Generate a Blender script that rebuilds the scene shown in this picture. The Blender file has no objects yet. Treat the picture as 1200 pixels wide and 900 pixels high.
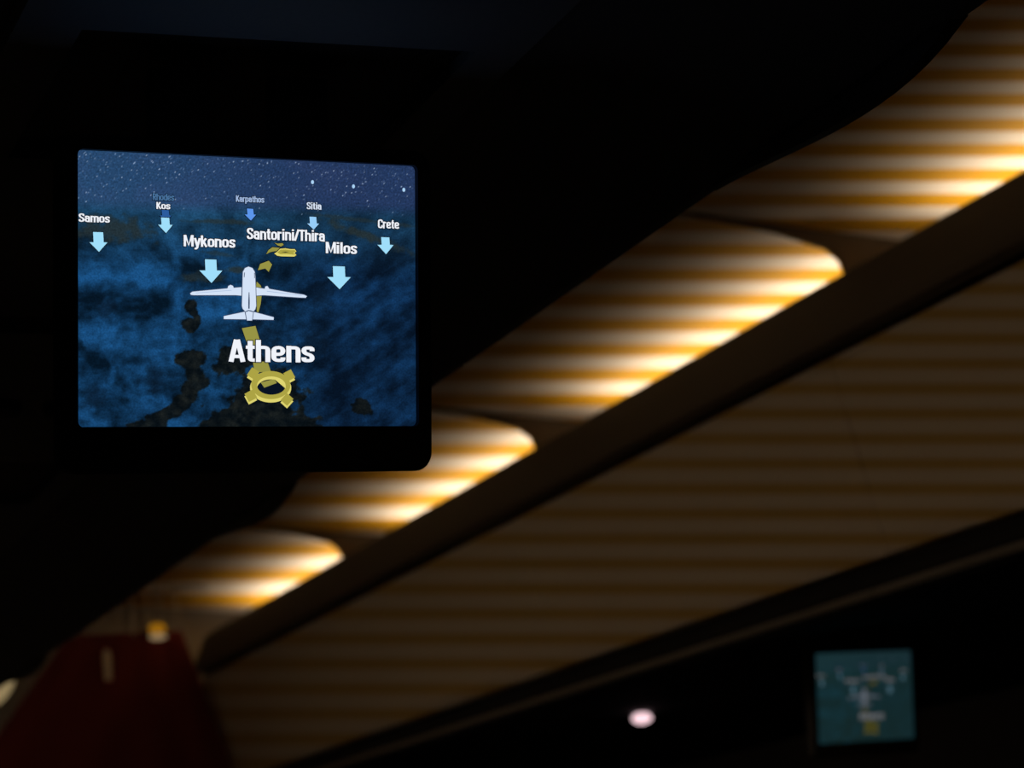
import bpy, bmesh, math, random
from mathutils import Vector, Matrix, noise

# ---------------------------------------------------------------- scene set-up
sc = bpy.context.scene
C = sc.collection
sc.view_settings.view_transform = 'Standard'
sc.view_settings.look = 'None'
sc.view_settings.exposure = 0.0
sc.view_settings.gamma = 1.0
sc.view_settings.use_curve_mapping = False
w = bpy.data.worlds.new('cabin_night'); sc.world = w; w.use_nodes = True
w.node_tree.nodes['Background'].inputs[0].default_value = (0.5, 0.6, 1, 1)
w.node_tree.nodes['Background'].inputs[1].default_value = 0.002

# Cabin axes: X to the right, Y forward along the aisle, Z up; cabin centre line X = 0.
EX, EZ = -1.30, 1.20             # the left window seat: eye position, used as the origin of the section drawings
def W(p, t, q):                  # section coordinates (across, along, above eye) -> world
    return Vector((p + EX, t, q + EZ))

# ---------------------------------------------------------------- helpers
def s2l(c):
    return tuple(((v/12.92) if v <= 0.04045 else ((v+0.055)/1.055)**2.4) for v in (x/255 for x in c))

def obj(name, bm, m, parent=None, loc=None, smooth=False, bevel=0.0, seg=2):
    bmesh.ops.recalc_face_normals(bm, faces=bm.faces)
    me = bpy.data.meshes.new(name); bm.to_mesh(me); bm.free()
    o = bpy.data.objects.new(name, me); C.objects.link(o)
    for mm in (m if isinstance(m, (list, tuple)) else [m]): me.materials.append(mm)
    if smooth:
        for p in me.polygons: p.use_smooth = True
    if loc is not None: o.location = loc
    if parent is not None: o.parent = parent
    if bevel:
        md = o.modifiers.new('bevel', 'BEVEL'); md.width = bevel; md.segments = seg; md.limit_method = 'ANGLE'; md.angle_limit = math.radians(35)
    return o

def tag(o, label=None, cat=None, group=None, kind=None):
    if label: o['label'] = label
    if cat: o['category'] = cat
    if group: o['group'] = group
    if kind: o['kind'] = kind
    return o

def thing(name, label, cat, loc=(0, 0, 0), group=None, rot=None):
    o = bpy.data.objects.new(name, None); C.objects.link(o)
    o.empty_display_size = 0.05
    o.location = loc
    if rot is not None: o.rotation_euler = rot
    return tag(o, label, cat, group)

def copy_tree(o, parent=None):
    c = o.copy(); C.objects.link(c)
    if parent is not None: c.parent = parent
    for ch in list(o.children): copy_tree(ch, c)
    return c

def add_box(bm, c, s, rot=None):
    vs = []
    for dx in (-.5, .5):
        for dy in (-.5, .5):
            for dz in (-.5, .5):
                v = Vector((dx*s[0], dy*s[1], dz*s[2]))
                if rot is not None: v = rot @ v
                vs.append(bm.verts.new(v + Vector(c)))
    for f in ((0,1,3,2),(4,6,7,5),(0,4,5,1),(2,3,7,6),(0,2,6,4),(1,5,7,3)):
        bm.faces.new([vs[i] for i in f])
    return bm

def box(c, s, rot=None):
    return add_box(bmesh.new(), c, s, rot)

def section(pts, y0, y1, n=1):
    """a solid: the closed outline pts (X, Z) run along Y from y0 to y1 in n steps"""
    bm = bmesh.new()
    rings = [[bm.verts.new((x, y0 + (y1-y0)*k/n, z)) for x, z in pts] for k in range(n+1)]
    m = len(pts)
    for k in range(n):
        for i in range(m):
            bm.faces.new((rings[k][i], rings[k][(i+1) % m], rings[k+1][(i+1) % m], rings[k+1][i]))
    bm.faces.new(rings[0]); bm.faces.new(list(reversed(rings[-1])))
    return bm

def add_tube(bm, a, b, r, n=16):
    a, b = Vector(a), Vector(b); d = (b-a).normalized()
    u = d.orthogonal().normalized(); v = d.cross(u)
    ra, rb = [], []
    for i in range(n):
        o = (u*math.cos(2*math.pi*i/n) + v*math.sin(2*math.pi*i/n))*r
        ra.append(bm.verts.new(a+o)); rb.append(bm.verts.new(b+o))
    for i in range(n): bm.faces.new((ra[i], ra[(i+1) % n], rb[(i+1) % n], rb[i]))
    bm.faces.new(ra); bm.faces.new(list(reversed(rb)))
    return bm

def offset_band(line, th):
    """closed outline: open poly-line thickened by th to its left"""
    out = []
    for i, (x, z) in enumerate(line):
        a = line[max(i-1, 0)]; b = line[min(i+1, len(line)-1)]
        dx, dz = b[0]-a[0], b[1]-a[1]; l = math.hypot(dx, dz)
        out.append((x - dz/l*th, z + dx/l*th))
    return list(line) + out[::-1]

def PQ(pts):                      # outline drawn in section coordinates relative to the eye -> X, Z
    return [(p+EX, q+EZ) for p, q in pts]

# ---------------------------------------------------------------- materials
def mat(name, col, rough=0.5, spec=0.5, metal=0.0, bump=0.0, scale=400):
    m = bpy.data.materials.new(name); m.use_nodes = True
    nt = m.node_tree; b = nt.nodes['Principled BSDF']
    b.inputs['Base Color'].default_value = (*col, 1); b.inputs['Roughness'].default_value = rough
    b.inputs['Specular IOR Level'].default_value = spec; b.inputs['Metallic'].default_value = metal
    tc = nt.nodes.new('ShaderNodeTexCoord'); nz = nt.nodes.new('ShaderNodeTexNoise'); nz.inputs['Scale'].default_value = scale
    nt.links.new(tc.outputs['Object'], nz.inputs['Vector'])
    mx = nt.nodes.new('ShaderNodeMix'); mx.data_type = 'RGBA'
    mx.inputs[6].default_value = (*[c*0.9 for c in col], 1); mx.inputs[7].default_value = (*[min(c*1.1, 1) for c in col], 1)
    nt.links.new(nz.outputs['Fac'], mx.inputs[0]); nt.links.new(mx.outputs[2], b.inputs['Base Color'])
    if bump:
        bp = nt.nodes.new('ShaderNodeBump'); bp.inputs['Strength'].default_value = bump; bp.inputs['Distance'].default_value = 0.001
        nt.links.new(nz.outputs['Fac'], bp.inputs['Height']); nt.links.new(bp.outputs['Normal'], b.inputs['Normal'])
    return m

def emit(name, col, strength=1.0):
    m = bpy.data.materials.new(name); m.use_nodes = True
    nt = m.node_tree; nt.nodes.remove(nt.nodes['Principled BSDF'])
    e = nt.nodes.new('ShaderNodeEmission'); e.inputs[0].default_value = (*col, 1); e.inputs[1].default_value = strength
    nt.links.new(e.outputs[0], nt.nodes['Material Output'].inputs[0])
    return m

def math_node(nt, op, a, b=None):
    n = nt.nodes.new('ShaderNodeMath'); n.operation = op
    for i, v in enumerate((a, b)):
        if v is None: continue
        if isinstance(v, (int, float)): n.inputs[i].default_value = v
        else: nt.links.new(v, n.inputs[i])
    return n.outputs[0]

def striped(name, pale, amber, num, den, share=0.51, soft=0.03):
    """flicker banding of the lamps painted into the base colour, in cabin coordinates: the bands fan out and widen towards the front;
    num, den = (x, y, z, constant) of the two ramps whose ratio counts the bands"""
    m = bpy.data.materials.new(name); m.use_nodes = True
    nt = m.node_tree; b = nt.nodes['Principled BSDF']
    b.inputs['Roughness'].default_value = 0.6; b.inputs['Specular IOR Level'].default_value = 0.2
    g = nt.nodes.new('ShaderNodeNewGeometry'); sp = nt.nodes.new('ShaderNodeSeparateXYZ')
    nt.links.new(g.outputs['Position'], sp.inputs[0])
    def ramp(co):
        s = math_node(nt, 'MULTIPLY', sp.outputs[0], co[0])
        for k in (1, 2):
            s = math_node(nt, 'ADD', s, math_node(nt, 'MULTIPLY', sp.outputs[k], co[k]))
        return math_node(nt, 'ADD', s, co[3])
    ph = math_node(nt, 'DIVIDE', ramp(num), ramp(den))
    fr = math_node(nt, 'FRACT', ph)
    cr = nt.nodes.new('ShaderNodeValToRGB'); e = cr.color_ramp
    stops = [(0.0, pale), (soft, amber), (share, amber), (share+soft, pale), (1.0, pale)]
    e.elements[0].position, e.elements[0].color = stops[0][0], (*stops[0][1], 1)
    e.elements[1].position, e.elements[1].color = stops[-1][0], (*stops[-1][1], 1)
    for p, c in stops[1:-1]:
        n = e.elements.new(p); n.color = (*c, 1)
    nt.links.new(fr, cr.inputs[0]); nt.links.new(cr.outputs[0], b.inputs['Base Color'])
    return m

PALE, AMBER = (0.86, 0.78, 0.70), (0.64, 0.335, 0.016)  # the two tones of the painted lamp flicker
# cove panels: flicker bands counted by 27.57 - 142.7 / (Y + 0.404 X' + 0.318)
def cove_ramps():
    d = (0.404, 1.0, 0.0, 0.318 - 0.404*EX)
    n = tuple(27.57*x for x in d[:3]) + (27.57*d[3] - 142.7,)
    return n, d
# bin doors: flicker bands fanned so they lie level from the eye
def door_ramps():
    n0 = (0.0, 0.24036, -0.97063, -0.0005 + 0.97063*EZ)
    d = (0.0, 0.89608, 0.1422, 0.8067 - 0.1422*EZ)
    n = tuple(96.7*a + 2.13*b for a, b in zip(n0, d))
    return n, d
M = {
    'cove':   striped('cove_flicker_bands', PALE, AMBER, *cove_ramps()),
    'door':   striped('door_flicker_bands', (0.62, 0.52, 0.41), (0.52, 0.33, 0.09), *door_ramps(), share=0.45, soft=0.2),
    'rail':   mat('brown_plastic', (0.085, 0.062, 0.038), 0.55, 0.3),
    'shell':  mat('grey_plastic', (0.30, 0.30, 0.32), 0.6, 0.3, bump=0.2),
    'dark':   mat('dark_grey_plastic', (0.20, 0.20, 0.21), 0.6, 0.3, bump=0.2),
    'black':  mat('black_plastic', (0.05, 0.05, 0.052), 0.45, 0.35),
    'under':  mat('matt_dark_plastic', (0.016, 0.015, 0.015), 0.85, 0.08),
    'bezel':  mat('black_bezel_plastic', (0.05, 0.047, 0.042), 0.5, 0.3),
    'rib':    mat('rib_plastic', (0.13, 0.095, 0.06), 0.7, 0.2),
    'trim':   mat('satin_trim', (0.16, 0.14, 0.12), 0.4, 0.5),
    'metal':  mat('grey_metal', (0.30, 0.30, 0.31), 0.35, 0.5, 1.0),
    'wall':   mat('wall_laminate', (0.34, 0.32, 0.30), 0.7, 0.2),
    'ceil':   mat('ceiling_laminate', (0.62, 0.58, 0.54), 0.7, 0.2),
    'carpet': mat('carpet', (0.12, 0.125, 0.15), 0.95, 0.1, bump=0.8),
    'red':    mat('red_curtain_cloth', (0.16, 0.028, 0.025), 0.9, 0.1, bump=0.6, scale=900),
    'strap':  mat('pale_webbing', (0.75, 0.66, 0.52), 0.8, 0.2),
}

# on-screen lettering and marks, mm from the middle of the picture
WORDS = [
    ('Samos', -104.36, 37.96, 18.07, 4.88),
    ('Rhodes', -60.56, 52.1, 12.88, 3.97),
    ('Kos', -58.52, 46.98, 8.24, 3.96),
    ('Mykonos', -41.81, 25.83, 31.44, 6.67),
    ('Karpathos', -9.74, 53.06, 17.57, 3.78),
    ('Sitia', 34.81, 50.28, 9.27, 4.23),
    ('Santorini/Thira', -2.92, 31.24, 49.11, 6.7),
    ('Milos', 46.97, 24.36, 19.85, 6.81),
    ('Crete', 80.83, 40.49, 13.77, 5.43),
    ('Athens', -14.31, -41.2, 53.06, 13.03),
]
ARROWS = [
    ('Samos', [(-96.06, 32.37), (-90.14, 32.37), (-89.85, 26.69), (-87.68, 26.61), (-92.62, 21.06), (-98.23, 26.43), (-95.78, 26.5)]),
    ('Kos', [(-55.61, 42.13), (-50.66, 42.1), (-50.36, 38.09), (-48.55, 38.0), (-52.64, 33.15), (-57.42, 37.85), (-55.31, 37.92)]),
    ('Rhodes', [(-55.13, 46.61), (-50.8, 46.57), (-50.5, 43.55), (-49.31, 43.44), (-52.47, 39.75), (-56.32, 43.34), (-54.83, 43.39)]),
    ('Karpathos', [(-2.96, 49.28), (0.98, 49.23), (1.29, 45.91), (2.67, 45.81), (-0.49, 42.21), (-4.36, 45.7), (-2.65, 45.77)]),
    ('Sitia', [(36.42, 45.9), (40.78, 45.85), (41.09, 41.97), (42.57, 41.87), (39.11, 38.23), (34.93, 41.76), (36.73, 41.82)]),
    ('Mykonos', [(-29.01, 18.57), (-21.99, 18.56), (-21.7, 12.26), (-18.28, 12.2), (-25.03, 4.82), (-32.43, 11.99), (-28.72, 12.08)]),
    ('Milos', [(51.27, 16.7), (58.98, 16.7), (59.28, 10.4), (62.82, 10.33), (55.61, 2.97), (47.73, 10.11), (51.57, 10.21)]),
    ('Crete', [(82.76, 35.12), (88.15, 35.09), (88.46, 30.64), (90.88, 30.56), (85.96, 24.87), (80.33, 30.39), (83.07, 30.48)]),
]
PLANE = {
 'fuselage': [(-6.01, 9.14), (-5.86, 11.83), (-4.58, 14.01), (-2.45, 14.94), (0.03, 14.13), (1.44, 12.02), (1.78, 9.34), (2.28, -8.13), (1.71, -10.16), (0.43, -11.53), (-0.3, -16.78), (-3.42, -16.83), (-4.39, -11.62), (-6.09, -9.97), (-6.57, -8.3)] ,
 'left_wing': [(-6.18, 2.77), (-11.55, 2.24), (-11.96, 3.37), (-13.44, 3.94), (-14.85, 3.24), (-15.35, 1.82), (-36.87, -0.59), (-38.25, -1.48), (-37.91, -2.4), (-36.18, -2.56), (-10.29, -2.01), (-6.41, -2.27)] ,
 'right_wing': [(1.9, 2.95), (4.6, 2.47), (7.81, 2.08), (8.17, 3.43), (9.45, 3.8), (10.66, 2.14), (22.49, 0.37), (32.59, -0.9), (34.39, -1.74), (33.66, -2.64), (29.68, -2.59), (7.08, -1.64), (2.1, -2.09)] ,
 'left_tail': [(-4.32, -11.61), (-17.72, -14.53), (-17.73, -16.2), (-3.49, -16.09)] ,
 'right_tail': [(0.28, -11.53), (13.45, -14.66), (13.23, -16.15), (-0.23, -16.04)] ,
 'fin': [(-2.37, -0.17), (-1.94, -0.16), (-1.75, -5.53), (-1.84, -9.89), (-2.69, -9.91), (-2.67, -5.54)] ,
}
ROUTE = [
    [(-6.18, -21.37), (2.27, -19.82), (6.13, -31.66), (-1.56, -34.22)] ,
    [(0.62, -40.96), (9.76, -40.88), (11.96, -47.03), (1.51, -47.11)] ,
    [(5.4, -53.24), (13.91, -51.03), (15.54, -53.49), (7.67, -56.31)] ,
    [(3.19, 6.34), (5.68, 4.05), (6.59, 1.37), (5.63, -6.72), (4.19, -11.8), (3.12, -11.48), (3.15, -5.43), (2.11, 0.6)] ,
    [(3.93, 13.09), (5.37, 16.83), (10.73, 18.86), (12.87, 16.7), (10.7, 12.25), (8.57, 14.22), (6.07, 13.62)] ,
    [(9.18, 22.67), (10.67, 25.24), (13.09, 26.96), (17.92, 26.72), (17.38, 24.93), (14.42, 24.59), (11.73, 24.0)] ,
    [(14.31, 29.65), (16.32, 29.21), (19.55, 29.56), (20.22, 28.57), (18.47, 27.5), (16.32, 28.19)] ,
]
RING_SMALL = [(14.15, 23.31), (15.76, 24.12), (17.92, 26.21), (21.16, 26.56), (24.4, 26.15), (27.1, 26.23), (28.18, 24.99), (27.09, 23.94), (28.17, 22.7), (26.81, 21.77), (18.98, 21.68), (16.02, 21.98)]
RING_SMALL_HOLE = [(18.45, 24.2), (21.15, 24.53), (23.58, 24.35), (21.15, 23.97)]
RING_C = (11.68, -54.75)
TABS = [(-0.77, -47.12), (24.78, -48.18), (-2.45, -61.88), (23.06, -64.29)]
STARS = [(38.69, 66.67), (65.09, 65.2), (98.12, 64.47)]

LAMP_W, LAMP_SPREAD, LAMP_TILT, LEFT_FILL_W = 1.4, 140, 4, 3.6       # watts and beam of the strip lamps, last the added left fill
FAR_GAIN, FAR_LIFT, FAR_TEXT = (.12, .15, .09), (.006, .018, .019), .16
FSTOP = 10.5
# ---------------------------------------------------------------- the setting
def struct(name, bm, m):
    return tag(obj(name, bm, m), kind='structure')
struct('floor', box((0, 2.9, -0.02), (3.66, 9.0, 0.04)), M['carpet'])
struct('wall_left', box((-1.80, 2.9, 1.26), (0.06, 9.0, 2.56)), M['wall'])
struct('wall_right', box((1.80, 2.9, 1.26), (0.06, 9.0, 2.56)), M['wall'])
struct('wall_back', box((0, -1.57, 1.26), (3.66, 0.06, 2.56)), M['wall'])
struct('wall_front', box((0, 7.37, 1.26), (3.66, 0.06, 2.56)), M['wall'])
struct('ceiling', box((0, 2.9, 2.56), (3.66, 9.0, 0.04)), M['ceil'])

# ---------------------------------------------------------------- right side: cove panels, rail, lights, bins
PITCH = 1.335
RIB = 3.32                                                        # the bracket at the near end of one cove panel
def cq(p): return 1.08 - 0.1003*(p - 2.03)                        # the cove's slope, highest over the aisle
cove_labels = {
    -1: 'cove panel with painted flicker bands, in the upper right corner, nearest to the camera',
    0: 'large glowing cove panel with painted flicker bands, whose pointed end reaches the rail at upper right',
    1: 'glowing cove panel with painted flicker bands, beside the lower right corner of the big screen',
    2: 'small glowing cove panel with painted flicker bands, just under the big screen, nearest the red curtain',
    -2: 'cove panel with painted flicker bands, behind the nearest one, beyond the right edge of the photo'}
for k in (-2, -1, 0, 1, 2):
    t0 = RIB + PITCH*k; t1 = t0 + PITCH
    o = thing('cove_panel', cove_labels[k], 'ceiling panel', W(2.0, t0, cq(2.0)), 'striped cove panels along the right side')
    line = [(1.28, cq(1.28)), (1.7, cq(1.7)), (2.15, cq(2.15)), (2.22, cq(2.22)-.006), (2.28, 1.02), (2.31, .965), (2.32, 0.90)]
    out = offset_band(line, 0.012)
    bm = section([(p-2.0, q-cq(2.0)) for p, q in out], 0.0, PITCH-0.002)
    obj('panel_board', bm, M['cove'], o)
    # the curved bracket that closes the near end: shallow over the aisle, deep at the rail
    low = [(1.30, .003), (1.6, .004), (1.80, .006), (1.917, .015), (2.007, .031), (2.03, .049), (2.045, .09), (2.05, .14)]
    rib = [(p-2.0, cq(p)-d-cq(2.0)) for p, d in low] + [(0.30, 0.91-cq(2.0)), (0.29, .98-cq(2.0)), (0.22, cq(2.22)-.01-cq(2.0)), (0.15, cq(2.15)-cq(2.0)-.001), (-.70, cq(1.30)-cq(2.0)-.001)]
    obj('end_bracket', section(rib, -0.004, 0.006), M['rib'], o)

rail = [(1.900, .853), (1.906, .872), (1.932, .930), (1.950, .966), (1.958, .972), (1.968, .968), (1.972, .952), (1.982, .91), (1.990, .872), (2.335, .872), (2.335, .857), (1.965, .849), (1.91, .844)]
r = obj('cove_rail', section(PQ(rail), 0.5, 7.06, 1), M['rail'], smooth=False)
tag(r, 'long dark brown rail running diagonally between the glowing cove panels and the bin doors', 'rail')

lamp_labels = {
    -2: 'strip lamp behind the rail beyond the right edge of the photo, beside the camera',
    -1: 'strip lamp behind the rail lighting the nearest cove panel at upper right',
    0: 'strip lamp behind the rail lighting the large middle cove panel',
    1: 'strip lamp behind the rail lighting the cove panel beside the big screen',
    2: 'strip lamp behind the rail lighting the farthest cove panel near the curtain'}
LAMP_COL = (1.0, 0.80, 0.56)
tube_m = emit('lamp_diffuser', LAMP_COL, 1.0)
LL = 1.15
for k in (-2, -1, 0, 1, 2):
    t0 = RIB + PITCH*k + 0.012
    o = thing('cove_lamp', lamp_labels[k], 'lamp', W(2.135, t0 + LL/2, 0.925), 'strip lamps behind the dark rail')
    bm = section([(-.035, -.02), (.035, -.02), (.035, .012), (.028, .012), (.028, -.012), (-.028, -.012), (-.028, .012), (-.035, .012)], -LL/2, LL/2)
    obj('lamp_tray', bm, M['trim'], o)
    obj('diffuser', add_tube(bmesh.new(), (0, -LL/2+.004, .0), (0, LL/2-.004, .0), .011), tube_m, o, smooth=True)
    ld = bpy.data.lights.new('cove_lamp_light', 'AREA'); ld.shape = 'RECTANGLE'; ld.size = 0.03; ld.size_y = LL - .01
    ld.color = LAMP_COL; ld.energy = LAMP_W; ld.spread = math.radians(LAMP_SPREAD)
    lo = bpy.data.objects.new('light_strip', ld); C.objects.link(lo); lo.parent = o
    lo.location = (0, 0, .018); lo.rotation_euler = (0, math.radians(180+LAMP_TILT), 0)

added_lamp_labels = ['added unseen strip lamp above the left bins, over the camera', 'added unseen strip lamp above the left bins, over the big screen', 'added unseen strip lamp above the left bins, third toward the front', 'added unseen strip lamp above the left bins, at the front near the curtain']
src = o
for k in range(4):  # unseen strip lamps added to bring light to the right bin doors
    o = copy_tree(src); o.location = W(.30, .75 + 1.5*k, 1.035); o.rotation_euler = (0, math.radians(0), math.radians(180))
    o['label'] = added_lamp_labels[k]; o['group'] = 'added unseen strip lamps above the left bins'
    for ch in o.children:
        if ch.type == 'LIGHT':
            ch.data = ch.data.copy(); ch.data.energy = LEFT_FILL_W; ch.data.spread = math.radians(170)

bin_labels = {
    -2: 'overhead bin with painted flicker bands, beyond the right edge of the photo, beside the camera',
    -1: 'overhead bin with painted flicker bands, at the right edge of the photo, nearest one in view',
    0: 'overhead bin with painted flicker bands, in the middle right, below the big dark rail',
    1: 'overhead bin with painted flicker bands, left of the middle one, over the pink light',
    2: 'farthest overhead bin with painted flicker bands, whose end meets the red curtain'}
J0 = 3.22
proto = None
for k in (-2, -1, 0, 1, 2):
    t0 = J0 + PITCH*k
    if proto is None:
        o = proto = thing('overhead_bin', bin_labels[k], 'overhead bin', W(2.0, t0, .5), 'overhead bins along the right side')
        def L(pts): return [(p-2.0, q-.5) for p, q in pts]
        body = [(2.010, .528), (1.980, .495), (1.960, .480), (1.952, .459), (1.962, .448), (2.0, .455), (2.25, .480), (2.44, .482), (2.72, .482), (3.0699, .43), (3.0699, .74), (2.34, .84), (2.02, .83)]
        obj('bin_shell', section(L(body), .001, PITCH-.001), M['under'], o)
        dl = [(1.926, .836), (1.931, .824), (1.950, .730), (1.969, .630), (1.983, .550), (1.990, .524), (2.0, .520)]
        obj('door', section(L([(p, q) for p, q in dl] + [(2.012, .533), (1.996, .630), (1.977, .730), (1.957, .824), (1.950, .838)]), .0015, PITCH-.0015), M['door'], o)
        lip = [(1.962, .474), (1.955, .470), (1.9495, .464), (1.952, .457), (1.958, .457), (1.958, .468)]
        obj('lip_trim', section(L(lip), .003, PITCH-.003), M['trim'], o)
        lt = section([(-.048, .0), (-.056, -.002), (-.056, -.018), (-.040, -.024)], PITCH/2-.08, PITCH/2+.08)
        bmesh.ops.translate(lt, verts=lt.verts, vec=(0.022, 0, -.026))
        obj('door_latch', lt, M['dark'], o)
    else:
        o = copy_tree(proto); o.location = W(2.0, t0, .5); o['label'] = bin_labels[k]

# reading light under the right bins, switched on
o = thing('reading_light', 'small round pinkish reading light glowing in the dark under the right bins', 'reading light', W(2.459, 5.151, .468))
bm = bmesh.new(); add_tube(bm, (0, 0, .012), (0, 0, .022), .026, 24); obj('housing', bm, M['dark'], o)
bm = bmesh.new(); bmesh.ops.create_uvsphere(bm, u_segments=24, v_segments=14, radius=.0185); bmesh.ops.scale(bm, verts=bm.verts, vec=(1.3, 1.1, .72))
obj('lens', bm, emit('reading_lens', s2l((255, 214, 222)), 1.25), o, smooth=True)

# ---------------------------------------------------------------- left side: dark bins seen from below
left_labels = ['black overhead bin directly above the camera, at the top of the photo',
               'black overhead bin behind the big screen, second along the left side',
               'black overhead bin farthest along the left side, toward the lower left']
def left_bin_parts(o):
    def L(pts): return [(p-.5, q-.5) for p, q in pts]
    shell = [(.790, .5015), (.786, .4965), (.775, .4955), (.74, .505), (.70, .514), (.66, .521), (.62, .524), (.30, .524), (.0, .524), (-.4699, .46), (-.4699, .98), (.5, 1.02), (.66, 1.0), (.70, .9)]
    obj('bin_shell', section(L(shell), .004, PITCH-.004), M['dark'], o)
    door = [(.7915, .5035), (.799, .525), (.803, .62), (.792, .75), (.765, .87), (.72, .985), (.705, .98), (.748, .865), (.776, .75), (.787, .62), (.783, .525), (.784, .5035)]
    obj('door', section(L(door), .006, PITCH-.006), M['shell'], o)
    # the latch: a tapered grip bar under the lip
    bm = bmesh.new(); n = 16; rings = []
    for i in range(n+1):
        s = i/n; y = PITCH/2 - .150 + .32*s
        d = .0165*math.sin(math.pi*min(1, s**.62))**1.25 if 0 < i < n else 0.0
        prof = [(.7920, .5035), (.7910, .4985-d*.75), (.787, .4960-d), (.778, .4955-d), (.773, .4985-d*.5), (.775, .5015)]
        rings.append([bm.verts.new((p-.5, y, q-.5)) for p, q in prof])
    for i in range(n):
        for j in range(6):
            bm.faces.new((rings[i][j], rings[i][(j+1) % 6], rings[i+1][(j+1) % 6], rings[i+1][j]))
    bm.faces.new(rings[0]); bm.faces.new(rings[-1][::-1])
    obj('latch_grip', bm, M['black'], o)
for k, t0 in enumerate((.60, 1.935, 3.27)):
    if k == 0:
        lp = o = thing('overhead_bin', left_labels[0], 'overhead bin', W(.5, t0, .5), 'dark overhead bins along the left side')
        left_bin_parts(o)
    else:
        o = copy_tree(lp); o.location = W(.5, t0, .5); o['label'] = left_labels[k]
o = copy_tree(lp); o.location = W(.5, -.735, .5); o['label'] = 'black overhead bin behind the camera, first along the left side'

# service panels under the left bins, with the recess the screen folds into
pan_labels = ['dark grey service panel above the big screen with a shallow screen recess', 'dark grey service panel behind the big screen, farther forward']
for k, t0 in enumerate((0.75, 1.90)):
    o = thing('service_panel', pan_labels[k], 'panel', W(.415, t0, .522), 'service panels under the left bins')
    bm = bmesh.new()
    for (x0, x1, y0, y1) in ((-.155, -.118, 0, 1.10), (.118, .150, 0, 1.10), (-.118, .118, 0, .50), (-.118, .118, .72, 1.10)):
        add_box(bm, ((x0+x1)/2, (y0+y1)/2, -.004), (x1-x0, y1-y0, .010))
    obj('panel_plate', bm, M['shell'], o)
    obj('recess_plate', box((0, .61, .0005), (.236, .22, .003)), M['black'], o)
    for i in range(3): obj('air_nozzle', add_tube(bmesh.new(), (-.06+.06*i, .25, -.008), (-.06+.06*i, .25, -.018), .020, 20), M['black'], o)

# ---------------------------------------------------------------- the screens
def lerp(a, b, t): return tuple(x+(y-x)*t for x, y in zip(a, b))
def sstep(a, b, x):
    t = min(1, max(0, (x-a)/(b-a))); return t*t*(3-2*t)
SW, SH = 211.2, 158.4
LAND = [(-36.2, -11, 4, 7, .3), (-38, -19, 6, 5, -.3), (-37, -40, 10, 6, 0), (-34, -50, 7, 7, .1), (-38, -58, 6, 7, .4), (-44, -66, 8, 5, .8), (-56, -74, 13, 5, .4), (-66, -79, 14, 4, .2),
        (0, -74, 32, 9, .1), (12, -57, 22, 14, 0), (4, -66, 20, 12, .2), (-10, -40, 14, 9, .3), (70, -68, 7, 5, -.5), (24, -78, 22, 7, 0), (-14, -77, 20, 6, 0)]
rng = random.Random(7)
def fb(x, y, z=0.0, o=4): return noise.fractal(Vector((x, y, z)), 0.9, 2.0, o)
def map_colour(x, y):
    hor = 48.5 + 1.5*math.sin(x*.02)
    n1 = fb(x*.032 + .35*fb(x*.03, y*.03, 3)*2, y*.052, 1.0, 5)
    n2 = fb(x*.16, y*.2, 5.0, 4)
    right = sstep(-10, 60, x)
    # sea: brushed blue cloud, bluer on the left, slanting streaks on the right
    a, b = .83, .55
    st = fb((x*a + y*b)*.03, (-x*b + y*a)*.085, 9.0, 4)
    v = (.50 + .75*n1)*(1-right) + (.40 + .62*st)*right + .22*n2
    sea = lerp((5, 21, 36), (25, 79, 130), min(1, max(0, v)))
    sea = lerp(sea, lerp((6, 19, 36), (18, 56, 98), min(1, max(0, v))), right*.9)
    far = sstep(5, 45, y)
    sea = lerp(sea, lerp((14, 38, 58), (38, 84, 118), min(1, max(0, v*.7+.1))), far*.75)
    c = sea
    # dim brown-green bands of coast in the distance
    for (cx, cy, rx, ry, rot, k) in ((-84, 35, 26, 8, -.05, .8), (-20, 41, 30, 1.6, 0, .7), (78, 34, 34, 3.2, -.30, .85), (70, 45, 40, 1.4, -.08, .55), (-30, 8, 16, 3, .05, .7), (-8, 13, 10, 2.2, 0, .8), (-20, 22, 12, 1.5, -.1, .5)):
        dx, dy = x-cx, y-cy
        ux, uy = dx*math.cos(rot)+dy*math.sin(rot), -dx*math.sin(rot)+dy*math.cos(rot)
        d = math.hypot(ux/rx, uy/ry) + .55*n2 + .25*n1
        c = lerp(c, (38, 48, 50), k*(1-sstep(.35, 1.15, d)))
    land = 9.0
    for (cx, cy, rx, ry, rot) in LAND:
        dx, dy = x-cx, y-cy
        ux, uy = dx*math.cos(rot)+dy*math.sin(rot), -dx*math.sin(rot)+dy*math.cos(rot)
        land = min(land, math.hypot(ux/rx, uy/ry))
    land += .5*fb(x*.12, y*.14, 14.0, 5)
    lc = lerp((7, 12, 15), (27, 29, 26), min(1, max(0, .35+.9*n2)))
    c = lerp(c, lc, .93*(1-sstep(.85, 1.08, land)))
    # soft dark hollows in the sea
    for (cx, cy, r) in ((-60, -52, 9), (-95, -62, 8), (-88, -12, 7), (5, -28, 14), (40, -30, 10), (45, 0, 9)):
        c = lerp(c, (10, 24, 40), .55*(1-sstep(.2, 1.3, math.hypot(x-cx, y-cy)/r + .5*n2)))
    # starry sky above the horizon
    sky = lerp(lerp((42, 76, 116), (38, 58, 98), sstep(-100, 60, x)), (62, 70, 112), .25*max(0, n1+.2))
    g = fb(x*.9, y*.9, 21.0, 2)
    sky = tuple(s*(.95+.22*g) for s in sky)
    c = lerp(c, sky, sstep(hor-4, hor+6, y)*.92)
    return c
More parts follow.
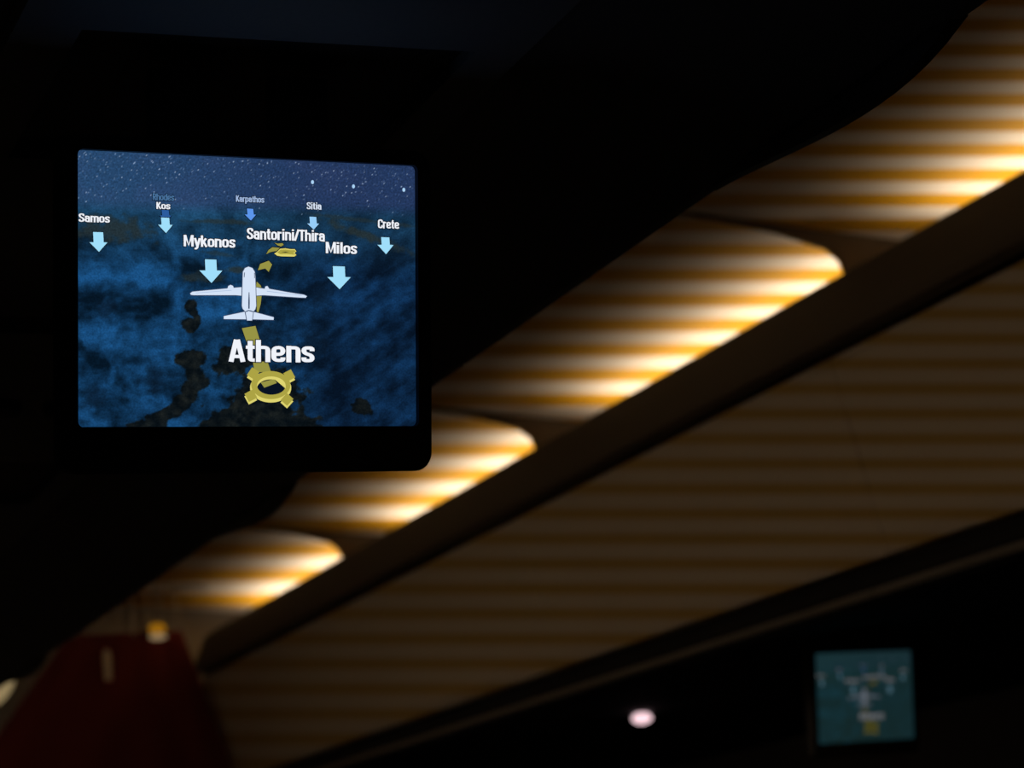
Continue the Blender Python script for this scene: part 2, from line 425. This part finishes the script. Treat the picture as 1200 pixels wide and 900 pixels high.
def screen_mesh():
    nx, ny = 330, 248
    me = bpy.data.meshes.new('screen')
    vs, fs = [], []
    R = 3.2
    for j in range(ny+1):
        for i in range(nx+1):
            x, y = (i/nx-.5)*SW, (j/ny-.5)*SH
            # small rounding of the four corners
            ax, ay = abs(x)-(SW/2-R), abs(y)-(SH/2-R)
            if ax > 0 and ay > 0:
                l = math.hypot(ax, ay); m = max(ax, ay)
                k = m/l if l else 1
                x = math.copysign(SW/2-R+ax*k, x); y = math.copysign(SH/2-R+ay*k, y)
            vs.append((x/1000, y/1000, 0))
    for j in range(ny):
        for i in range(nx):
            a = j*(nx+1)+i; fs.append((a, a+1, a+nx+2, a+nx+1))
    me.from_pydata(vs, [], fs)
    cols = []
    for (x, y, _) in vs: cols.append(list(map_colour(x*1000, y*1000)))
    # small stars
    for _ in range(520):
        x = rng.uniform(-SW/2+1, SW/2-1); y = SH/2 - 1 - abs(rng.gauss(0, 15))
        if y < 47: continue
        i, j = round((x/SW+.5)*nx), round((y/SH+.5)*ny)
        if not (0 < i < nx and 0 < j < ny): continue
        f = rng.random()**3*.62 + .10
        cols[j*(nx+1)+i] = list(lerp(cols[j*(nx+1)+i], (195, 215, 245), f))
    at = me.color_attributes.new('picture', 'FLOAT_COLOR', 'POINT')
    flat = []
    for c in cols: flat += [*s2l([min(255, max(0, v)) for v in c]), 1.0]
    at.data.foreach_set('color', flat)
    return me
def picture_material(name, gain=(1, 1, 1), lift=(0, 0, 0)):
    m = bpy.data.materials.new(name); m.use_nodes = True
    nt = m.node_tree; nt.nodes.remove(nt.nodes['Principled BSDF'])
    a = nt.nodes.new('ShaderNodeAttribute'); a.attribute_name = 'picture'
    tc = nt.nodes.new('ShaderNodeTexCoord'); nz = nt.nodes.new('ShaderNodeTexNoise'); nz.inputs['Scale'].default_value = 900
    nt.links.new(tc.outputs['Object'], nz.inputs['Vector'])
    mr = nt.nodes.new('ShaderNodeMapRange'); mr.inputs[1].default_value = .25; mr.inputs[2].default_value = .75; mr.inputs[3].default_value = .7; mr.inputs[4].default_value = 1.3
    nt.links.new(nz.outputs['Fac'], mr.inputs[0])
    def vm(op, x, y):
        n = nt.nodes.new('ShaderNodeVectorMath'); n.operation = op
        for i, v in enumerate((x, y)):
            if isinstance(v, tuple): n.inputs[i].default_value = v
            else: nt.links.new(v, n.inputs[i])
        return n.outputs[0]
    v = vm('MULTIPLY', vm('MULTIPLY', a.outputs['Color'], mr.outputs[0]), gain)
    v = vm('ADD', v, lift)
    e = nt.nodes.new('ShaderNodeEmission'); nt.links.new(v, e.inputs[0])
    nt.links.new(e.outputs[0], nt.nodes['Material Output'].inputs[0])
    return m

Lw = emit('lettering_white', s2l((240, 243, 250)))
Lo = emit('lettering_outline', s2l((8, 18, 34)))
INK = {'Rhodes': emit('lettering_faint', s2l((74, 116, 160))), 'Karpathos': emit('lettering_grey', s2l((160, 184, 222))), 'Sitia': emit('lettering_pale', s2l((214, 226, 244)))}
ARROW = emit('arrow_cyan', s2l((160, 222, 250)))
ARINK = {'Rhodes': emit('arrow_dim', s2l((44, 92, 158))), 'Karpathos': emit('arrow_blue', s2l((92, 150, 236))), 'Sitia': emit('arrow_pale', s2l((150, 205, 248)))}
OLIVE = emit('route_olive', s2l((150, 147, 68))); OLIVE_L = emit('route_yellow', s2l((222, 212, 112))); OLIVE_D = emit('ring_olive', s2l((172, 163, 68)))
PLW = emit('plane_white', s2l((212, 226, 246))); PLO = emit('plane_line', s2l((52, 70, 100))); PLB = emit('plane_shade', s2l((168, 190, 222)))

# narrow heavy sans letters drawn as stroke centre lines; capital height 1, x-height .75
def loop(x0, y0, x1, y1): return [(x0, (y0+y1)/2), (x0, y1), (x1, y1), (x1, y0), (x0, y0), (x0, (y0+y1)/2)]
GLYPH = {
    'o': (.53, [loop(.10, .085, .43, .665)]),
    'a': (.53, [[(.11, .50), (.11, .665), (.41, .665), (.41, 0)], [(.41, .43), (.10, .43), (.10, .085), (.41, .085)]]),
    'e': (.53, [[(.42, .22), (.42, .085), (.10, .085), (.10, .665), (.42, .665), (.42, .36), (.10, .36)]]),
    's': (.49, [[(.39, .52), (.39, .665), (.10, .665), (.10, .43), (.39, .32), (.39, .085), (.10, .085), (.10, .23)]]),
    'm': (.80, [[(.10, 0), (.10, .75)], [(.10, .60), (.14, .665), (.40, .665), (.40, 0)], [(.40, .60), (.44, .665), (.70, .665), (.70, 0)]]),
    'n': (.54, [[(.10, 0), (.10, .75)], [(.10, .60), (.15, .665), (.43, .665), (.43, 0)]]),
    'h': (.54, [[(.10, 0), (.10, 1)], [(.10, .60), (.15, .665), (.43, .665), (.43, 0)]]),
    'r': (.37, [[(.10, 0), (.10, .75)], [(.10, .58), (.18, .66), (.35, .66)]]),
    'k': (.51, [[(.10, 0), (.10, 1)], [(.12, .30), (.40, .75)], [(.22, .44), (.44, 0)]]),
    'y': (.50, [[(.08, .75), (.26, .05)], [(.44, .75), (.24, -.10), (.18, -.17), (.05, -.17)]]),
    'p': (.53, [[(.10, -.25), (.10, .75)], loop(.10, .085, .43, .665)]),
    'd': (.53, [[(.43, 0), (.43, 1)], loop(.10, .085, .43, .665)]),
    't': (.36, [[(.17, .95), (.17, .085), (.33, .085)], [(.02, .665), (.33, .665)]]),
    'i': (.26, [[(.13, 0), (.13, .75)], [(.13, .85), (.13, 1.0)]]),
    'l': (.26, [[(.13, 0), (.13, 1)]]),
    '/': (.36, [[(.03, 0), (.33, 1)]]),
    'K': (.54, [[(.11, 0), (.11, 1)], [(.13, .36), (.44, 1)], [(.24, .54), (.48, 0)]]),
    'M': (.76, [[(.10, 0), (.10, 1)], [(.13, .97), (.38, .10), (.63, .97)], [(.66, 0), (.66, 1)]]),
    'S': (.55, [[(.45, .70), (.45, .915), (.10, .915), (.10, .60), (.45, .42), (.45, .085), (.10, .085), (.10, .30)]]),
    'R': (.55, [[(.11, 0), (.11, 1)], [(.11, .915), (.44, .915), (.44, .48), (.11, .48)], [(.29, .48), (.46, 0)]]),
    'T': (.50, [[(.02, .915), (.48, .915)], [(.25, 0), (.25, 1)]]),
    'C': (.54, [[(.45, .66), (.45, .915), (.10, .915), (.10, .085), (.45, .085), (.45, .34)]]),
    'A': (.58, [[(.08, 0), (.27, 1)], [(.50, 0), (.31, 1)], [(.16, .24), (.42, .24)]]),
}
def rounded_line(pts, r):
    out = [pts[0]]
    for i in range(1, len(pts)-1):
        p0, p1, p2 = (Vector(pts[i-1]), Vector(pts[i]), Vector(pts[i+1]))
        a, b = p0-p1, p2-p1
        k = min(r, a.length*.5, b.length*.5)
        q0, q2 = p1 + a.normalized()*k, p1 + b.normalized()*k
        for s in range(5):
            t = s/4; out.append(tuple((1-t)**2*q0 + 2*t*(1-t)*p1 + t*t*q2))
    out.append(pts[-1])
    return out
def word_mesh(body, wd, ht):
    """lettering over a slightly bolder dark rim, fitted to width wd and capital height ht (mm)"""
    total = sum(GLYPH[c][0] for c in body) - .06
    sx, sy = wd/total/1000, ht/1000
    bm = bmesh.new()
    rim = (.5 if ht > 5 else .35)/1000
    for mi, z in ((1, 0.0), (0, .00025)):
        x = -.03
        for c in body:
            adv, strokes = GLYPH[c]
            for st in strokes:
                closed = st[0] == st[-1]
                ln = rounded_line(st, .17) if len(st) > 2 and c not in 'Mky' else list(st)
                P = [((px+x)*sx, py*sy) for px, py in ln]
                hx, hy = .088*sx, .073*sy                  # half width of upright and level strokes
                if mi: hx += rim; hy += rim
                L_, R_ = [], []
                n = len(P)
                for i in range(n):
                    a = P[i-1] if i else (P[-2] if closed else P[0]); b = P[i+1] if i < n-1 else (P[1] if closed else P[-1])
                    dx, dy = b[0]-a[0], b[1]-a[1]; l = math.hypot(dx, dy) or 1
                    nx, ny = -dy/l*hx, dx/l*hy
                    ex = ey = 0
                    if mi and not closed and i in (0, n-1):
                        e = -rim if i == 0 else rim; ex, ey = dx/l*e, dy/l*e
                    L_.append(bm.verts.new((P[i][0]+nx+ex, P[i][1]+ny+ey, z))); R_.append(bm.verts.new((P[i][0]-nx+ex, P[i][1]-ny+ey, z)))
                for i in range(n-1):
                    f = bm.faces.new((L_[i], R_[i], R_[i+1], L_[i+1])); f.material_index = mi
            x += adv
    return bm
def poly_obj(name, polys, mats, parent, z):
    """polys: (points, material index, lift mm)"""
    bm = bmesh.new()
    for pts, mi, dz in polys:
        f = bm.faces.new([bm.verts.new((x/1000, y/1000, dz/1000)) for x, y in pts]); f.material_index = mi
    bmesh.ops.triangulate(bm, faces=bm.faces)
    for f in bm.faces:
        if f.normal.z < 0: f.normal_flip()
    me = bpy.data.meshes.new(name); bm.to_mesh(me); bm.free()
    for m in mats: me.materials.append(m)
    o = bpy.data.objects.new(name, me); C.objects.link(o); o.parent = parent; o.location = (0, 0, z)
    return o
def grow(pts, d):
    cx = sum(p[0] for p in pts)/len(pts); cy = sum(p[1] for p in pts)/len(pts)
    n = len(pts); out = []
    area = sum(pts[i][0]*pts[(i+1) % n][1]-pts[(i+1) % n][0]*pts[i][1] for i in range(n))
    s = 1 if area > 0 else -1
    for i in range(n):
        a, b = pts[i-1], pts[(i+1) % n]
        dx, dy = b[0]-a[0], b[1]-a[1]; l = math.hypot(dx, dy) or 1
        out.append((pts[i][0]+s*dy/l*d, pts[i][1]-s*dx/l*d))
    return out
def rounded(wd, ht, r, n=6):
    pts = []
    for cx, cy, a0 in ((wd/2-r, ht/2-r, 0), (-wd/2+r, ht/2-r, 90), (-wd/2+r, -ht/2+r, 180), (wd/2-r, -ht/2+r, 270)):
        for i in range(n+1):
            a = math.radians(a0+90*i/n); pts.append((cx+r*math.cos(a), cy+r*math.sin(a)))
    return pts

def make_monitor():
    root = thing('ceiling_monitor', '', 'monitor')
    # housing: bezel frame round the picture, rounded back shell. Local frame: x right, y up, z towards the viewer
    B = dict(l=-.1155, r=.1150, t=.0885, b=-.1065)
    wd, ht = B['r']-B['l'], B['t']-B['b']; cx, cy = (B['r']+B['l'])/2, (B['t']+B['b'])/2
    outer = [(x+cx, y+cy) for x, y in rounded(wd, ht, .0105)]
    inner = [(x, y) for x, y in rounded(.2116, .1588, .0032)]
    bm = bmesh.new()
    zf, ze = .0040, -.010
    o1 = [bm.verts.new((x*.992+cx*.008, y*.992+cy*.008, zf)) for x, y in outer]
    o2 = [bm.verts.new((x, y, zf-.003)) for x, y in outer]
    o3 = [bm.verts.new((x, y, ze)) for x, y in outer]
    i1 = [bm.verts.new((x, y, zf)) for x, y in inner]
    i2 = [bm.verts.new((x, y, -.002)) for x, y in inner]
    n = len(outer)
    for i in range(n):
        j = (i+1) % n
        bm.faces.new((o1[i], o1[j], i1[j], i1[i])); bm.faces.new((o2[i], o2[j], o1[j], o1[i]))
        bm.faces.new((o3[i], o3[j], o2[j], o2[i])); bm.faces.new((i1[i], i1[j], i2[j], i2[i]))
    obj('bezel', bm, M['bezel'], root)
    bm = bmesh.new(); rings = []
    for z, s in ((-.0102, .995), (-.020, .985), (-.028, .95), (-.032, .86)):
        rings.append([bm.verts.new((cx+(x-cx)*s, cy+(y-cy)*s, z)) for x, y in outer])
    for a, b in zip(rings, rings[1:]):
        for i in range(n): bm.faces.new((a[i], a[(i+1) % n], b[(i+1) % n], b[i]))
    bm.faces.new(rings[0]); bm.faces.new(rings[-1][::-1])
    obj('back_shell', bm, M['black'], root)
    for sx in (-.0375, .0375):
        bm = bmesh.new()
        pr = [(.007*math.cos(a*math.pi/8), .0935 + .007*math.sin(a*math.pi/8)) for a in range(-8, 5)] + [(.0, .132), (-.012, .132), (-.012, .0935)]
        ra = [bm.verts.new((sx-.0175, y, z-.016)) for z, y in pr]; rb = [bm.verts.new((sx+.0175, y, z-.016)) for z, y in pr]
        for i in range(len(pr)): bm.faces.new((ra[i], ra[(i+1) % len(pr)], rb[(i+1) % len(pr)], rb[i]))
        bm.faces.new(ra); bm.faces.new(rb[::-1])
        obj('hinge', bm, M['black'], root)
    me = screen_mesh(); me.materials.append(picture_material('map_picture'))
    scr = bpy.data.objects.new('screen', me); C.objects.link(scr); scr.parent = root
    tag(scr, 'lit screen showing a blue night map of the Aegean with a white aeroplane')
    for i, (s, x, y, wd_, ht_) in enumerate(WORDS):
        ob = obj('map_name', word_mesh(s, wd_, ht_), [INK.get(s, Lw), Lo], scr)
        ob.location = (x/1000, y/1000, .0006 + .0006*(s in ('Athens', 'Kos')))
        tag(ob, ('white' if s not in INK else 'faint pale') + ' place name ' + s)
    for s, pts in ARROWS:
        poly_obj('map_arrow', [(grow(pts, .55), 1, 0), (pts, 0, .15)], [ARINK.get(s, ARROW), Lo], scr, .0004 if s == 'Rhodes' else .0007)
    pl = []
    for k, pts in PLANE.items():
        if k != 'fin': pl.append((grow(pts, .45), 1, 0 if k != 'fuselage' else .3)); pl.append((pts, 0, .15 if k != 'fuselage' else .45))
        else: pl.append((pts, 1, .6))
    pl.append(([(-4.39, -11.4), (-2.5, -10.6), (.43, -11.3), (.3, -11.9), (-2.5, -11.2), (-4.2, -12.0)], 1, .6))
    pl.append(([(-5.2, 11.2), (-4.7, 11.6), (-5.0, 8.4), (-5.4, 8.8)], 1, .6)); pl.append(([(1.0, 11.6), (1.4, 11.0), (1.5, 8.4), (1.1, 8.0)], 1, .6))
    pl.append(([(-35, -1.2), (-13, .9), (-13, .6), (-35, -1.5)], 2, .6)); pl.append(([(9, .9), (31, -1.2), (31, -1.5), (9, .5)], 2, .6))
    poly_obj('aeroplane_symbol', pl, [PLW, PLO, PLB], scr, .0012)
    for i, q in enumerate(ROUTE):
        poly_obj('route_band', [(grow(q, .5), 1, 0), (q, 0, .1)], [OLIVE, Lo], scr, .00022)
    # the ring round the start of the route: a flat disc with four tabs, a lit edge below
    cx, cy = RING_C; rx, ry, hx, hy = 12.3, 8.3, 9.0, 5.4
    def ringshape(dy, sx=1.0):
        N = 48; out = []
        for i in range(N): out.append((cx+rx*sx*math.cos(2*math.pi*i/N), cy+dy+ry*sx*math.sin(2*math.pi*i/N)))
        return out
    hole = [(cx+.3+hx*math.cos(2*math.pi*i/48), cy-.3+hy*math.sin(2*math.pi*i/48)) for i in range(48)]
    holeu = [(x, y-1.5) for x, y in hole]
    polys = []
    def ring_strip(o_, h_, mi, dz):
        for i in range(48):
            j = (i+1) % 48; polys.append(([o_[i], o_[j], h_[j], h_[i]], mi, dz))
    ring_strip(ringshape(-1.6, 1.05), [(x, y-1.0) for x, y in hole], 1, 0)
    tabs = []
    for (ex, ey) in TABS:
        dx, dy = (ex-cx)*1.07, (ey-cy)*1.07; ex, ey = cx+dx, cy+dy; l = math.hypot(dx, dy); ux, uy = dx/l, dy/l
        hw = 2.7; px_, py_ = -uy*hw*1.15, ux*hw
        bx, by = cx+dx*.66, cy+dy*.66
        tabs.append([(bx+px_, by+py_), (bx-px_, by-py_), (ex-px_, ey-py_), (ex+px_, ey+py_)])
    for t_ in tabs:
        polys.append((grow([(x, y-1.4) for x, y in t_], .5), 2, 0)); polys.append(([(x, y-1.5) for x, y in t_], 1, .05))
    for t_ in tabs: polys.append((t_, 0, .3))
    ring_strip(ringshape(0), hole, 0, .25)
    up = [p for p in hole[0:25]]; polys.append((up + [(x, y-1.7) for x, y in up[::-1]], 1, .28))
    polys.append((ringshape(-.8, 1.07), 2, -.05))
    poly_obj('route_ring', polys, [OLIVE_D, OLIVE_L, Lo], scr, .00035)
    # the far ring, nearly edge-on
    q = RING_SMALL
    top = [(15.9, 23.9), (18.2, 25.6), (21.2, 25.8), (24.4, 25.5), (27.0, 25.6), (27.6, 24.9), (26.2, 24.0), (27.4, 23.2), (26.6, 22.9), (22, 23.1), (18, 22.9)]
    poly_obj('route_ring', [(grow(q, .5), 2, 0), (q, 1, .1), (top, 0, .2), (RING_SMALL_HOLE, 2, .3)], [OLIVE_D, OLIVE_L, Lo], scr, .00035)
    for (x, y) in STARS:
        poly_obj('map_star', [([(x+1.0*math.cos(a*math.pi/4), y+1.25*math.sin(a*math.pi/4)) for a in range(8)], 0, 0)], [emit('star', s2l((170, 210, 245)))], scr, .0003)
    return root
def screen_pose(o, pos, right, down, fwd):
    r, d, f = Vector(right), Vector(down), Vector(fwd)
    m = Matrix.Identity(4)
    for i in range(3): m[i][0], m[i][1], m[i][2], m[i][3] = r[i], -d[i], -f[i], pos[i]
    o.matrix_world = m
mon = make_monitor()
mon['label'] = 'large lit drop-down screen with a night map and the word Athens'
mon['group'] = 'drop-down screens'
screen_pose(mon, W(.40650, 1.32214, .38306), (.99816, .05997, .00936), (-.00383, .21613, -.97636), (-.06058, .97452, .21596))
far = copy_tree(mon)
far['label'] = 'small blurred teal screen hanging under the right bins, lower right'
screen_pose(far, W(2.2485, 3.77957, .3588), (.99539, .09586, .00246), (-.01114, .14104, -.98994), (-.09525, .98535, .14146))
far_pic = picture_material('far_picture', FAR_GAIN, FAR_LIFT)
def dimmed(m):
    c = m.copy(); e = [n for n in c.node_tree.nodes if n.type == 'EMISSION'][0]; e.inputs[1].default_value = FAR_TEXT
    return c
dim = {}
for ch in far.children:
    if ch.name.startswith('screen'):
        ch.data = ch.data.copy(); ch.data.materials[0] = far_pic
        tag(ch, 'dim teal screen picture')
        for s in ch.children:
            s.data = s.data.copy()
            for i, m in enumerate(s.data.materials):
                if m.name not in dim: dim[m.name] = dimmed(m)
                s.data.materials[i] = dim[m.name]

# ---------------------------------------------------------------- the front: curtain on its track, added glow spots
CP, CT = 1.67, 6.90
o = thing('curtain', 'dark red cloth curtain gathered at the top, hanging at the front of the aisle', 'curtain', W(CP, CT, -1.15))
bm = bmesh.new(); NU, NV = 120, 44; grid = []
for j in range(NV+1):
    s = j/NV; q = .962 - 2.1*s
    dd = .962 - q
    pl = 1.50 - .78*min(dd, .36) - .25*min(.3, max(0, dd-.36))
    pr = 1.834 + .312*min(dd, .40) - .12*min(.35, max(0, dd-.40))
    row = []
    for i in range(NU+1):
        u = i/NU
        amp = (.003 + .010*min(1, dd/.5))*min(1, 4*(1-u)+.25)
        y = amp*math.sin(u*4*2*math.pi + 1.2*math.sin(u*7)) + .3*amp*math.sin(u*11*math.pi+dd*2)
        row.append(bm.verts.new((pl + (pr-pl)*u - CP, y, q + 1.15)))
    grid.append(row)
for j in range(NV):
    for i in range(NU): bm.faces.new((grid[j][i], grid[j][i+1], grid[j+1][i+1], grid[j+1][i]))
cl = obj('cloth', bm, M['red'], o, smooth=True)
md = cl.modifiers.new('thick', 'SOLIDIFY'); md.thickness = .002
bm = section([(-.010, -.045), (.010, -.045), (.012, .03), (.006, .045), (-.006, .045), (-.012, .03)], -.0015, .0015)
ob = obj('strap', bm, M['strap'], o); ob.location = (1.604-CP, -.022, .868+1.15); ob['label'] = 'pale hanging strap'
for i in range(8):
    x = -.15 + .30*i/7; obj('glide', add_tube(bmesh.new(), (x, 0, 2.100), (x, 0, 2.236), .002, 8), M['metal'], o)
tr = obj('curtain_track', section([(-.012, -.012), (.012, -.012), (.012, .012), (-.012, .012)], -.25, .25), M['ceil'])
tr.rotation_euler = (0, 0, math.radians(-90)); tr.location = W(CP, CT, 1.094)
tag(tr, 'thin curtain track on the ceiling over the red curtain', 'curtain track')

o = thing('glint_glow', 'small oval amber and white glow standing in for a highlight at the top edge of the red curtain', 'lamp', W(1.738, 6.80, .948))  # self-lit oval added in place of a cove-light highlight
obj('stem', add_tube(bmesh.new(), (0, .012, .015), (0, .012, .158), .003, 8), M['dark'], o)
obj('back_plate', box((0, .012, .004), (.052, .006, .044)), M['dark'], o, bevel=.003)
def dome(z0, z1, m, name):
    bm = bmesh.new(); bmesh.ops.create_uvsphere(bm, u_segments=20, v_segments=12, radius=1)
    bmesh.ops.scale(bm, verts=bm.verts, vec=(.026, .010, (z1-z0)/2)); bmesh.ops.translate(bm, verts=bm.verts, vec=(0, .004, (z0+z1)/2))
    return obj(name, bm, m, o, smooth=True)
dome(-.008, .026, emit('amber_glint', s2l((176, 118, 20)), .6), 'amber_glint'); dome(-.024, -.006, emit('white_glint', s2l((190, 160, 118)), .5), 'white_glint')

o = thing('ceiling_glow', 'dim slanted oval glow standing in for lit ceiling at the far left edge, beyond the red curtain', 'glow patch', W(1.386, 7.335, .874))  # glowing oval put where a patch of ceiling is lit
bm = bmesh.new(); add_tube(bm, (0, -.016, 0), (0, 0.004, 0), 1, 32)
for v in bm.verts: v.co.x *= .032; v.co.z *= .072
ob = obj('glow_base', bm, M['dark'], o); ob.rotation_euler = (0, math.radians(32), 0)
bm = bmesh.new(); bmesh.ops.create_uvsphere(bm, u_segments=24, v_segments=14, radius=1); bmesh.ops.scale(bm, verts=bm.verts, vec=(.026, .012, .064))
ob = obj('glow_oval', bm, emit('glow_oval', s2l((150, 130, 92)), .9), o, smooth=True); ob.location = (0, -.016, 0); ob.rotation_euler = (0, math.radians(32), 0)

# ---------------------------------------------------------------- camera: long lens, wide open, focused on the big screen
cd = bpy.data.cameras.new('camera'); cam = bpy.data.objects.new('camera', cd); C.objects.link(cam); sc.camera = cam
cd.sensor_width = 36; cd.lens = 85; cd.clip_start = .05
right = Vector((.923119, -.373190, -.092632)); down = Vector((-.000235, .240360, -.970684)); fwd = Vector((.384515, .896078, .221793))
m = Matrix.Identity(4)
for i in range(3): m[i][0], m[i][1], m[i][2] = right[i], -down[i], -fwd[i]
m[0][3], m[1][3], m[2][3] = EX, 0, EZ
cam.matrix_world = m
cd.dof.use_dof = True; cd.dof.focus_distance = 1.426; cd.dof.aperture_fstop = FSTOP; cd.dof.aperture_blades = 0
